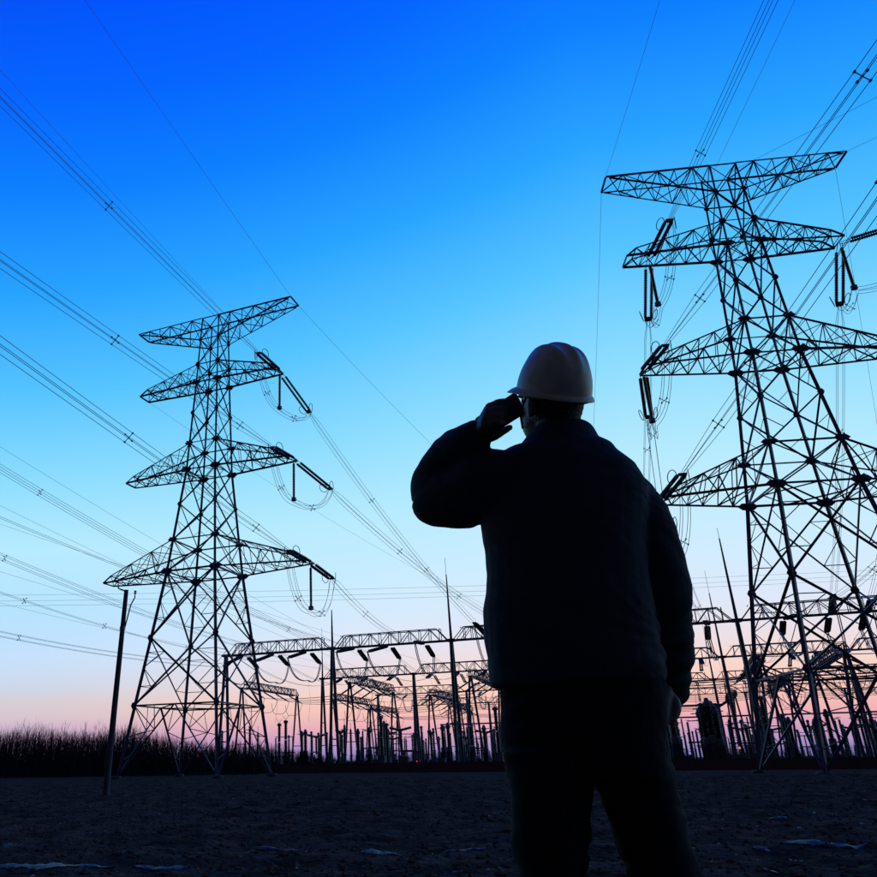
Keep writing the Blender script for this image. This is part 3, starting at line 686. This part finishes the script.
# ------------------------------------------------------------------ thicket of bare saplings
def thicket():
    m = MB(); r = random.Random(5)
    def stem(x, y, h):
        z = gbase(x, y) - .1; lean = Vector((r.gauss(0, .07), r.gauss(0, .05), 1))
        base = Vector((x, y, z)); w = r.uniform(.016, .036)
        k = lambda t: base + lean * h * t + Vector((sin(t * 5 + x) * .05, 0, 0))
        m.tube([k(0), k(.35), k(.7), k(1)], [w, w * .8, w * .5, w * .18], 3)
        for j in range(r.randint(6, 11)):
            t = r.uniform(.18, .93); a = r.uniform(0, 2 * pi); l = h * r.uniform(.1, .28) * (1.15 - t * .6)
            p = k(t); q = p + Vector((cos(a) * l * .42, sin(a) * l * .42, l)); mid_ = p.lerp(q, .5) + Vector((cos(a) * l * .07, sin(a) * l * .07, 0))
            ww = w * .38; sx = Vector((1, 0, 0)) * ww; v = [p - sx, p + sx, mid_ + sx * .8, mid_ - sx * .8, q]
            m.add(v, [(0, 1, 2, 3), (3, 2, 4)])
    for i in range(15000):
        x = r.uniform(-95, -6); y = r.uniform(84, 112)
        h = r.gauss(4.35, .55) * (1 + .26 * noise.noise(Vector((x * .16, y * .05, 1)))) * (.55 if r.random() < .3 else 1) * (.45 + .55 * smooth01(-5, -24, x))
        stem(x, y, h)
    for i in range(2600):
        x = r.uniform(-14, 16); y = r.uniform(104, 126) if x < 3 else r.uniform(190, 215); s = 1 - .05 * max(0, x + 9)
        stem(x, y, r.gauss(3.4 if y < 150 else 4.6, .5) * max(.3, s))
    for i in range(6500):
        u = r.uniform(-45, 190); p = sub(u, r.uniform(118, 140), 0); k = p.x / p.y
        if .435 < k < .475: continue
        stem(p.x, p.y, r.gauss(3.0, .5) * (1 + .3 * noise.noise(Vector((u * .12, 0, 7)))))
    o = m.build('sapling_thicket', M['twig']); tag(o, 'dense thicket of bare saplings at the edge of the field', 'thicket', kind='stuff')
thicket()

# ------------------------------------------------------------------ clods, frost and scraps on the field
def scatter():
    r = random.Random(3); m = MB(); s = MB()
    OCT = [Vector(p) for p in ((1, 0, 0), (-1, 0, 0), (0, 1, 0), (0, -1, 0), (0, 0, 1), (0, 0, -1))]; OF = [(0, 2, 4), (2, 1, 4), (1, 3, 4), (3, 0, 4), (2, 0, 5), (1, 2, 5), (3, 1, 5), (0, 3, 5)]
    for i in range(15000):
        y = 4.5 * (10 ** (r.random() * .95)); x = r.uniform(-.62, .95) * y * 1.05 + .1
        if hypot(x - .6, y - 1.9) < 1: continue
        q = r.uniform(.006, .024) * (1 + y * .03) * (1.7 if r.random() < .06 else 1); z = gz(x, y) + q * .2
        m.add([Vector((x, y, z)) + Vector((p.x * q * r.uniform(.6, 1.5), p.y * q * r.uniform(.6, 1.3), p.z * q * r.uniform(.4, .9))) for p in OCT], OF)
    for i in range(620):
        y = 6 * (10 ** (r.random() * .62)); x = r.uniform(-.6, .95) * y
        q = r.uniform(.005, .011) * (1 + y * .03) * (2.0 if r.random() < .07 else 1); z = gz(x, y) + q * .8; a = r.uniform(0, pi)
        c, sn = cos(a) * q, sin(a) * q
        v = [Vector((x - c * 1.6, y - sn, z)), Vector((x + c, y - sn * .7, z + q * r.uniform(-.3, .6))), Vector((x + c * 1.4, y + sn, z + q * r.uniform(0, .9))), Vector((x - c, y + sn * 1.2, z + q * r.uniform(-.2, .7)))]
        s.add(v + [p - Vector((0, 0, .006)) for p in v], [(0, 1, 2, 3), (7, 6, 5, 4), (0, 4, 5, 1), (1, 5, 6, 2), (2, 6, 7, 3), (3, 7, 4, 0)])
    o = m.build('soil_clods', M['clod']); tag(o, 'loose dark clods of earth strewn over the ploughed field', 'soil', kind='stuff')
    o = s.build('pale_scraps', M['scrap']); tag(o, 'small pale scraps and frosted stubble strewn over the field', 'litter', kind='stuff')
scatter()
def frost(px0, px1, py, hgt, label):
    """thin irregular sheet of frost lying on the soil"""
    r = random.Random(int(px0 * 7 + py)); n = 36; v = []; a, b = atZ(px0, py, -.01), atZ(px1, py, -.01)
    wd = max(.06, atZ(px0, py - hgt / 2, -.01).y - atZ(px0, py + hgt / 2, -.01).y)
    for i in range(n + 1):
        t = i / n; p = a.lerp(b, t); e = min(1, 6 * t, 6 * (1 - t))
        w = wd * e * max(.04, .35 + .75 * noise.noise(Vector((p.x * 3.1, p.y, 2))) + .3 * r.random()); o = wd * .7 * noise.noise(Vector((p.x * 1.4, 0, p.y)))
        for s in (-1, -.3, .3, 1):
            x, y = p.x, p.y + o + s * w * .5; v.append((x, y, gz(x, y) + .022 - abs(s) * .014))
    f = [(i * 4 + j, (i + 1) * 4 + j, (i + 1) * 4 + j + 1, i * 4 + j + 1) for i in range(n) for j in range(3)]
    n0 = len(v); v += [(x, y, z - .012) for x, y, z in v]; f += [tuple(n0 + i for i in q[::-1]) for q in f]
    o = link('frost_patch', mesh('frost_patch', v, f, M['frost'], True)); tag(o, label, 'frost', 'frost streaks in the furrows')
for x0, x1, y, h in ((0, 36, 845, 1.4), (236, 330, 852.5, 1.4), (360, 404, 858.5, 2.6), (436, 488, 853, 1.4), (-10, 112, 874, 4.5), (752, 768, 853, 2), (782, 868, 851.5, 2.6), (768, 788, 822, 1.6), (130, 190, 874, 3), (790, 830, 858, 1.6)):
    frost(x0, x1, y, h, 'thin bluish streak of frost lying in a furrow')

# ------------------------------------------------------------------ the man with a phone
PY = 1.9
def Pp(px, py, dy=0): return atY(px, py, PY + dy)
def dpt(p): d = p - CAM; return d.y * cos(PIT) + d.z * sin(PIT)
def Rp(p, r): return r * dpt(p) / F
class Soft(MB):
    def ring_loft(s, rings, n=28, pw=2.3):
        """rings: (py, xl, xr, half depth, dy): level superellipse sections"""
        v = []; zz = []
        for py, xl, xr, b, dy in rings:
            a, c = Pp(xl, py, dy), Pp(xr, py, dy); o = (a + c) / 2; al = atan2(o.x, o.y); h = (c - a).length / 2 * cos(al) - .002; e1 = Vector((cos(al), -sin(al), 0)); e2 = Vector((sin(al), cos(al), 0))
            for k in range(n):
                t = 2 * pi * k / n; ct, st = cos(t), sin(t)
                v.append(o + e1 * (math.copysign(abs(ct) ** (2 / pw), ct) * h) + e2 * (math.copysign(abs(st) ** (2 / pw), st) * b))
        m = len(rings)
        s.add(v, [(i * n + k, i * n + (k + 1) % n, (i + 1) * n + (k + 1) % n, (i + 1) * n + k) for i in range(m - 1) for k in range(n)] + [tuple(range(n)), tuple(range((m - 1) * n, m * n))[::-1]])
    def ball(s, c, r, R=None, n=14):
        rx, ry, rz = r if hasattr(r, '__len__') else (r, r, r); R = R or Matrix.Identity(3)
        v = [Vector(c) + R @ Vector((rx * sin(pi * i / n) * cos(2 * pi * k / (2 * n)), ry * sin(pi * i / n) * sin(2 * pi * k / (2 * n)), rz * cos(pi * i / n))) for i in range(1, n) for k in range(2 * n)]
        w = 2 * n; f = [(i * w + k, (i + 1) * w + k, (i + 1) * w + (k + 1) % w, i * w + (k + 1) % w) for i in range(n - 2) for k in range(w)]
        t = len(v); v += [Vector(c) + R @ Vector((0, 0, rz)), Vector(c) + R @ Vector((0, 0, -rz))]
        f += [(t, k, (k + 1) % w) for k in range(w)] + [(t + 1, (n - 2) * w + (k + 1) % w, (n - 2) * w + k) for k in range(w)]
        s.add(v, f)
    def limb(s, pts, n=14, sub_=5):
        """pts: (point, radius); Catmull-Rom smoothed, rounded ends"""
        P = [Vector(p) for p, r in pts]; Rr = [r for p, r in pts]; Q, q = [], []
        for i in range(len(P) - 1):
            a, b, c, d = P[max(i - 1, 0)], P[i], P[i + 1], P[min(i + 2, len(P) - 1)]
            for j in range(sub_):
                t = j / sub_
                Q.append(.5 * (2 * b + (c - a) * t + (2 * a - 5 * b + 4 * c - d) * t * t + (3 * b - a - 3 * c + d) * t ** 3)); q.append(Rr[i] + (Rr[i + 1] - Rr[i]) * t)
        Q.append(P[-1]); q.append(Rr[-1]); s.tube(Q, q, n)
        s.ball(P[0], Rr[0], n=8); s.ball(P[-1], Rr[-1], n=8)
def remesh(mb, name, voxel, mat, smooth_it, off, wrinkle=None):
    tmp = bpy.data.objects.new('tmp', mb.mesh('tmp', None)); COL.objects.link(tmp)
    md = tmp.modifiers.new('r', 'REMESH'); md.mode = 'VOXEL'; md.voxel_size = voxel
    dg = bpy.context.evaluated_depsgraph_get(); me = bpy.data.meshes.new_from_object(tmp.evaluated_get(dg))
    bpy.data.objects.remove(tmp)
    b = bmesh.new(); b.from_mesh(me)
    for _ in range(smooth_it): bmesh.ops.smooth_vert(b, verts=b.verts, factor=.5, use_axis_x=True, use_axis_y=True, use_axis_z=True)
    if wrinkle:
        b.normal_update()
        mv = [(vv, vv.normal * wrinkle(vv.co)) for vv in b.verts]
        for vv, dd in mv: vv.co += dd
    for vv in b.verts: vv.co -= off
    b.to_mesh(me); b.free(); me.name = name; me.materials.clear(); me.materials.append(mat)
    me.polygons.foreach_set('use_smooth', [True] * len(me.polygons))
    return me
base = Vector((.64, PY, 0))
man = empty('person', base)
tag(man, 'man in dark work jacket and trousers, seen from behind, phone held to his ear', 'person')
HC = Pp(552, 404, .008)
ft = radians(24); UP = Vector((.05, -.33, .94)).normalized(); FW = Vector((-sin(ft), cos(ft), 0)); FW = (FW - UP * FW.dot(UP)).normalized(); LF = UP.cross(FW)
HR = Matrix((FW, LF, UP)).transposed()
hp = lambda f, l, u: HC + HR @ Vector((f, l, u)) * .93
def pl(*a): return [(Pp(x, y, d), Rp(Pp(x, y, d), r)) for x, y, d, r in a]
LARM = ((503, 474, .0, 24), (470, 492, .09, 24), (440, 497, .15, 22), (452, 476, .10, 19), (467, 452, .03, 15), (479, 434, -.035, 10.5))
RARM = ((634, 500, .0, 24), (652, 545, -.02, 21), (664, 590, -.01, 19), (667, 625, .01, 17), (665, 660, .02, 14), (661, 690, .02, 10.5))
body = Soft()
# head
body.ball(hp(0, 0, .012), (.084, .068, .094), HR); body.ball(hp(.028, 0, -.055), (.066, .056, .062), HR); body.ball(hp(.062, 0, -.082), (.026, .03, .022), HR)
body.limb([(hp(.09, 0, .012), .010), (hp(.108, 0, -.016), .0125), (hp(.098, 0, -.026), .013)], 8)                 # nose
for s in (-1, 1):
    body.ball(hp(.085, s * .031, .026), (.012, .022, .007), HR); body.ball(hp(.074, s * .045, -.02), (.016, .018, .016), HR)   # brow, cheek
    body.ball(hp(-.005, s * .077, -.008), (.019, .009, .032), HR); body.ball(hp(-.002, s * .078, -.034), (.010, .007, .011), HR)  # ears
    body.ball(hp(.09, s * .010, -.052), (.010, .016, .005), HR)
body.ball(hp(.088, 0, -.061), (.010, .020, .0055), HR)
NB = Pp(560, 446, .0)
body.limb([(hp(-.02, 0, -.04), .058), (hp(-.03, 0, -.09), .056), (NB, .06), (NB - Vector((0, 0, .06)), .07)])
# trunk and legs, under the clothes
body.ring_loft([(450, 515, 610, .06, 0), (480, 500, 640, .08, 0), (530, 498, 640, .1, 0), (600, 502, 640, .1, 0), (670, 512, 655, .1, 0), (760, 520, 662, .1, 0)])
body.limb([(p, r * .72) for p, r in pl(*LARM)]); body.limb([(p, r * .72) for p, r in pl(*RARM)])
body.limb([(Pp(553, 760), .075), (Pp(554, 850), .068), (Pp(550, 960), .055), (Pp(544, 1060), .048), (Pp(537, 1150, -.01), .04), (Pp(535, 1190, -.01), .036)])
body.limb([(Pp(638, 770), .07), (Pp(654, 850, -.01), .066), (Pp(681, 960, -.02), .055), (Pp(699, 1060, -.03), .048), (Pp(713, 1150, -.04), .04), (Pp(717, 1190, -.04), .036)])
# hand at the ear
def pts(*a): return [(Pp(x, y, d), r) for x, y, d, r in a]
WR = (479, 434, -.035)
for x, y, d in ((490, 407.5, -.098), (488.5, 412.5, -.105), (487, 418, -.106), (485, 424, -.1)):
    body.limb(pts((*WR, .021), ((WR[0] + x) / 2, (WR[1] + y) / 2, (WR[2] + d) / 2, .0185), (x, y, d, .0135)), 10, 3)
body.limb(pts((490, 407.5, -.098, .0105), (497, 402.8, -.106, .0096), (504.5, 401.2, -.104, .0085), (508.5, 401.5, -.09, .0072)), 10, 3)
body.limb(pts((488.5, 413, -.105, .0105), (497, 409.5, -.118, .0098), (506, 408.6, -.117, .0086), (511, 409, -.103, .0073)), 10, 3)
body.limb(pts((487, 418.5, -.106, .0103), (495.5, 416.4, -.12, .0095), (504.5, 415.6, -.12, .0084), (509.5, 416, -.106, .0072)), 10, 3)
body.limb(pts((485.5, 424.5, -.1, .0095), (493, 423.4, -.118, .0085), (500, 422.4, -.119, .0076), (504.5, 422.6, -.107, .0066)), 10, 3)
body.limb(pts((481, 433, -.04, .016), (490, 437.5, -.05, .0135), (501, 432.5, -.062, .0105), (510, 427.3, -.066, .0085)), 10, 3)
# lowered hand, thumb outside the pocket
RW = Pp(661, 690, .02)
HD = Vector((-.42, -.10, -.90)).normalized(); HS = Vector((.25, -.95, 0)).normalized()
for i, o_ in enumerate((-.030, -.010, .010, .030)):
    k0 = RW + HD * .085 + HS * o_; k1 = k0 + HD * (.036 + .004 * (i in (1, 2))); k2 = k1 + HD * .022 + Vector((-.012, 0, 0)); k3 = k2 + HD * .014 + Vector((-.012, 0, 0))
    body.limb([(RW + HS * o_ * .4, .019), (k0, .013)], 10, 3); body.limb([(k0, .0105), (k1, .0096), (k2, .0086), (k3, .0072)], 10, 3)
body.limb([(RW + Vector((.006, .0, -.005)), .017), (RW + Vector((.020, -.016, -.028)), .0145), (RW + Vector((.012, -.028, -.052)), .0115), (RW + Vector((-.006, -.034, -.07)), .009)], 10, 3)
link('body', remesh(body, 'body', .0045, M['skin'], 2, base), man)
# hair: cap over the back of the skull showing below the helmet
hair = Soft(); hair.ball(hp(-.016, 0, .006), (.072, .0715, .088), HR); hair.ball(hp(-.034, 0, -.05), (.05, .056, .045), HR)
def hw_(co): return .0016 * noise.noise(co * 160) + .001 * noise.noise(co * 420)
link('hair', remesh(hair, 'hair', .005, M['hair'], 1, base, hw_), man)
eyes = []
for s in (-1, 1):
    e = Soft(); e.ball(hp(.079, s * .031, .012), .0115); e.build('eye', M['phglass'], man, True, off=base)
# jacket
jk = Soft()
jk.ring_loft([(446, 506, 603, .072, .0), (452, 497, 613, .085, 0), (461, 488, 619, .096, .0), (474, 481, 637, .108, 0), (495, 478, 649, .124, 0), (520, 478, 648, .134, 0), (552, 482, 646, .138, 0), (585, 482, 648, .138, 0), (606, 479, 652, .14, 0),
              (632, 481, 656, .142, 0), (655, 483, 661, .143, 0), (668, 484, 664, .142, 0), (679, 486, 664, .138, 0), (686, 488, 663, .130, 0)])
jk.limb(pl((512, 474, .0, 24), (487, 482, .02, 34), (462, 494, .09, 35), (443, 499, .14, 30), (438, 494, .15, 27), (444, 476, .11, 27), (455, 457, .06, 26), (468, 443, .0, 20.5), (476, 436, -.03, 16.5)), 18)
jk.limb(pl((606, 486, .0, 27), (626, 500, .0, 29.5), (638, 517, -.01, 29.5), (651, 547, -.02, 27.5), (661, 578, -.015, 27), (664, 600, -.005, 25), (665, 622, .01, 25), (666, 648, .025, 24.5), (667, 674, .04, 22), (669, 691, .045, 17.5)), 18)
# collar
def collar_pts(py, xl, xr, b): return (py, xl, xr, b, 0)
jk.ring_loft([(452, 510, 606, .085, 0), (444, 517, 600, .08, 0), (436, 523, 596, .074, 0), (430, 528, 592, .068, 0), (427, 535, 586, .06, 0)], pw=2)
EL = Pp(440, 497, .14); RE = Pp(664, 590, 0); CUFF = Pp(470, 441, 0)
def jw(co):
    e = math.exp(-((co - EL).length / .14) ** 2); r_ = math.exp(-((co - RE).length / .16) ** 2)
    hem = smooth01(1.16, .98, co.z); q = Vector((co.x * 9, co.y * 9, co.z * 34 + 6 * noise.noise(co * 5)))
    fold = noise.noise(q) * .0075 + abs(noise.noise(q * .6)) * .006
    broad = noise.noise(co * 6) * .005 + noise.noise(co * 14) * .0015
    dia = noise.noise(Vector(((co.x + co.z) * 26, co.y * 8, (co.x - co.z) * 7))) * .006
    return broad + dia * (.2 + e) + fold * (.22 + .8 * r_ + .8 * e + .6 * hem)
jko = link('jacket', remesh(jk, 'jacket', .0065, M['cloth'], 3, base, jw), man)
# trousers
tr = Soft()
tr.ring_loft([(660, 500, 660, .118, 0), (684, 497, 664, .126, 0), (705, 496, 666, .132, 0), (737, 497, 665, .134, 0), (765, 501, 669, .13, 0), (780, 504, 672, .12, 0)])
tr.ring_loft([(750, 500, 592, .115, 0), (775, 504, 596, .112, 0), (790, 507, 594, .111, 0), (809, 509, 590, .108, 0), (849, 513, 590, .102, 0), (877, 516, 589, .1, 0), (960, 522, 578, .088, 0), (1060, 520, 568, .078, 0), (1150, 512, 562, .075, -.01), (1198, 508, 560, .078, -.01)])
tr.ring_loft([(750, 592, 668, .115, 0), (775, 594, 675, .112, 0), (790, 597, 679, .111, 0), (817, 606, 687, .108, 0), (835, 611, 691, .104, 0), (867, 622, 701, .1, -.01), (960, 650, 712, .088, -.02), (1060, 672, 726, .078, -.03), (1150, 686, 740, .075, -.04), (1198, 690, 746, .078, -.04)])
def tw_(co):
    k = math.exp(-((co.z - .62) / .10) ** 2) + .8 * math.exp(-((co.z - .12) / .12) ** 2); q = Vector((co.x * 8, co.y * 8, co.z * 30 + 5 * noise.noise(co * 6)))
    return noise.noise(co * 7) * .004 + noise.noise(q) * .0075 * (.25 + k) + noise.noise(Vector(((co.x - co.z) * 22, co.y * 7, (co.x + co.z) * 6))) * .004
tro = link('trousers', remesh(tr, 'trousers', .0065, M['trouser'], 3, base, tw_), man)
zlow = min(v.co.z for v in tro.data.vertices)
for v in tro.data.vertices: v.co.z = max(v.co.z, .035)
# shoes
for (px, dy, sx) in ((535, -.01, -1), (716, -.04, 1)):
    c = Pp(px, 1190, dy); sh = Soft(); R = Matrix.Rotation(-sx * radians(10), 3, 'Z')
    q = lambda x, y, z: Vector((c.x, c.y, 0)) + R @ Vector((x, y, z))
    sh.ball(q(0, -.03, .05), (.042, .06, .05), R); sh.ball(q(0, .08, .042), (.047, .10, .042), R); sh.ball(q(0, .15, .036), (.045, .06, .036), R); sh.ball(q(0, -.01, .09), (.043, .05, .05), R)
    o = link('shoe', remesh(sh, 'shoe', .006, M['shoe'], 2, base, lambda co: 0), man)
    for v in o.data.vertices: v.co.z = max(v.co.z, .012)
    m = MB(); n = 20; prof = [q(.05 * sin(2 * pi * k / n) * (1 if cos(2 * pi * k / n) < 0 else 1.0), .065 + .15 * cos(2 * pi * k / n), 0) for k in range(n)]
    m.add([p + Vector((0, 0, z)) for z in (-.01, .022) for p in prof], [(k, (k + 1) % n, n + (k + 1) % n, n + k) for k in range(n)] + [tuple(range(n)), tuple(range(n, 2 * n))[::-1]])
    m.build('sole', M['shoe'], o, off=base)

# hard hat
HU = Vector((.10, -.53, .84)).normalized(); HF = Vector((-sin(ft), cos(ft), 0)); HF = (HF - HU * HF.dot(HU)).normalized(); HL = HU.cross(HF)
HM = Matrix((HF, HL, HU)).transposed(); HO = Pp(553.5, 392.5, -.024)
hat = empty('hard_hat', HO); tag(hat, "pale ridged hard hat with a short peak on the man's head", 'helmet')
def hat_shell():
    A, B, Hh = .104, .0895, .124; m = MB(); n = 64; rows = 26; v = []
    for lay, sh in ((0, 0), (1, -.004)):
        for i in range(rows + 1):
            ph = (pi / 2) * i / rows
            for k in range(n):
                t = 2 * pi * k / n
                x, y, z = (A + sh) * cos(t) * max(0, cos(ph)) ** .80, (B + sh) * sin(t) * max(0, cos(ph)) ** .80, (Hh + sh) * sin(ph)
                up = smooth01(.045, .10, z)
                if lay == 0: z += up * (.0085 * math.exp(-(y / .010) ** 2) + .009 * (math.exp(-((y - .040) / .010) ** 2) + math.exp(-((y + .040) / .010) ** 2)) * max(0, 1 - (x / .13) ** 2))
                v.append(HM @ Vector((x, y, z)))
    w = n; f = []
    for lay in (0, 1):
        o = lay * (rows + 1) * n
        for i in range(rows):
            for k in range(n):
                q = (o + i * n + k, o + i * n + (k + 1) % n, o + (i + 1) * n + (k + 1) % n, o + (i + 1) * n + k); f.append(q if lay == 0 else q[::-1])
    m.add(v, f); m.build('shell', M['shell'], hat, True)
    m = MB(); v = []; n = 72
    for r_ in range(7):
        for k in range(n):
            t = 2 * pi * k / n; e = .008 + .024 * max(0, cos(t)) ** 1.4
            prof = [(-.004, .004), (0, .0035), (.5, .0015), (.92, -.0035), (1, -.006), (.92, -.0075), (-.004, -.001)][r_]
            o = prof[0] * e; drop = prof[1] - .010 * max(0, cos(t)) ** 2 * max(0, prof[0]) - .004 * max(0, prof[0])
            v.append(HM @ Vector(((A + o) * cos(t), (B + o) * sin(t), drop)))
    m.add(v, [(i * n + k, i * n + (k + 1) % n, (i + 1) * n + (k + 1) % n, (i + 1) * n + k) for i in range(6) for k in range(n)])
    m.build('brim', M['shell'], hat, True)
    m = MB(); m.tube([HM @ Vector((A * .88 * cos(t), B * .9 * sin(t), -.012)) for t in [2 * pi * k / 40 for k in range(41)]], .006, 6); m.build('headband', M['strap'], hat, True)
    for s in (-1, 1):
        m = MB(); m.tube([HM @ Vector((.012, s * .076, -.006)), HM @ Vector((.03, s * .076, -.06)), HM @ Vector((.048, s * .045, -.105))], .0035, 6); m.build('chin_strap', M['strap'], hat, True)
hat_shell()
# mobile phone
PF = Vector((-sin(radians(48)), cos(radians(48)), 0)); PF = (PF - UP * PF.dot(UP)).normalized()
pa = (PF * .86 - UP * .5).normalized(); pn = (UP.cross(PF) + PF * .05).normalized(); pw_ = pn.cross(pa).normalized(); pn = pa.cross(pw_).normalized()
PM = Matrix((pw_, pa, pn)).transposed()
pc = Pp(499.5, 416, -.098)
ph = empty('mobile_phone', pc); tag(ph, "dark mobile phone held against the man's ear", 'phone')
def rounded(w, h, t, r, z0, name, mat):
    P = []
    for cx_, cy_, a0 in ((w / 2 - r, h / 2 - r, 0), (-w / 2 + r, h / 2 - r, pi / 2), (-w / 2 + r, -h / 2 + r, pi), (w / 2 - r, -h / 2 + r, 1.5 * pi)):
        for i in range(6): a = a0 + pi / 2 * i / 5; P.append((cx_ + r * cos(a), cy_ + r * sin(a)))
    n = len(P); m = MB(); v = []
    for z, k in ((z0, .97), (z0 + t * .2, 1), (z0 + t * .8, 1), (z0 + t, .97)): v += [PM @ Vector((x * k, y * k, z)) for x, y in P]
    m.add(v, [(i * n + k, i * n + (k + 1) % n, (i + 1) * n + (k + 1) % n, (i + 1) * n + k) for i in range(3) for k in range(n)] + [tuple(range(n))[::-1], tuple(range(3 * n, 4 * n))])
    m.build(name, mat, ph, True)
rounded(.060, .130, .009, .010, -.0045, 'case', M['phone']); rounded(.055, .121, .0012, .007, -.0062, 'screen', M['phglass']); rounded(.012, .012, .0012, .005, .0046, 'lens', M['phglass'])
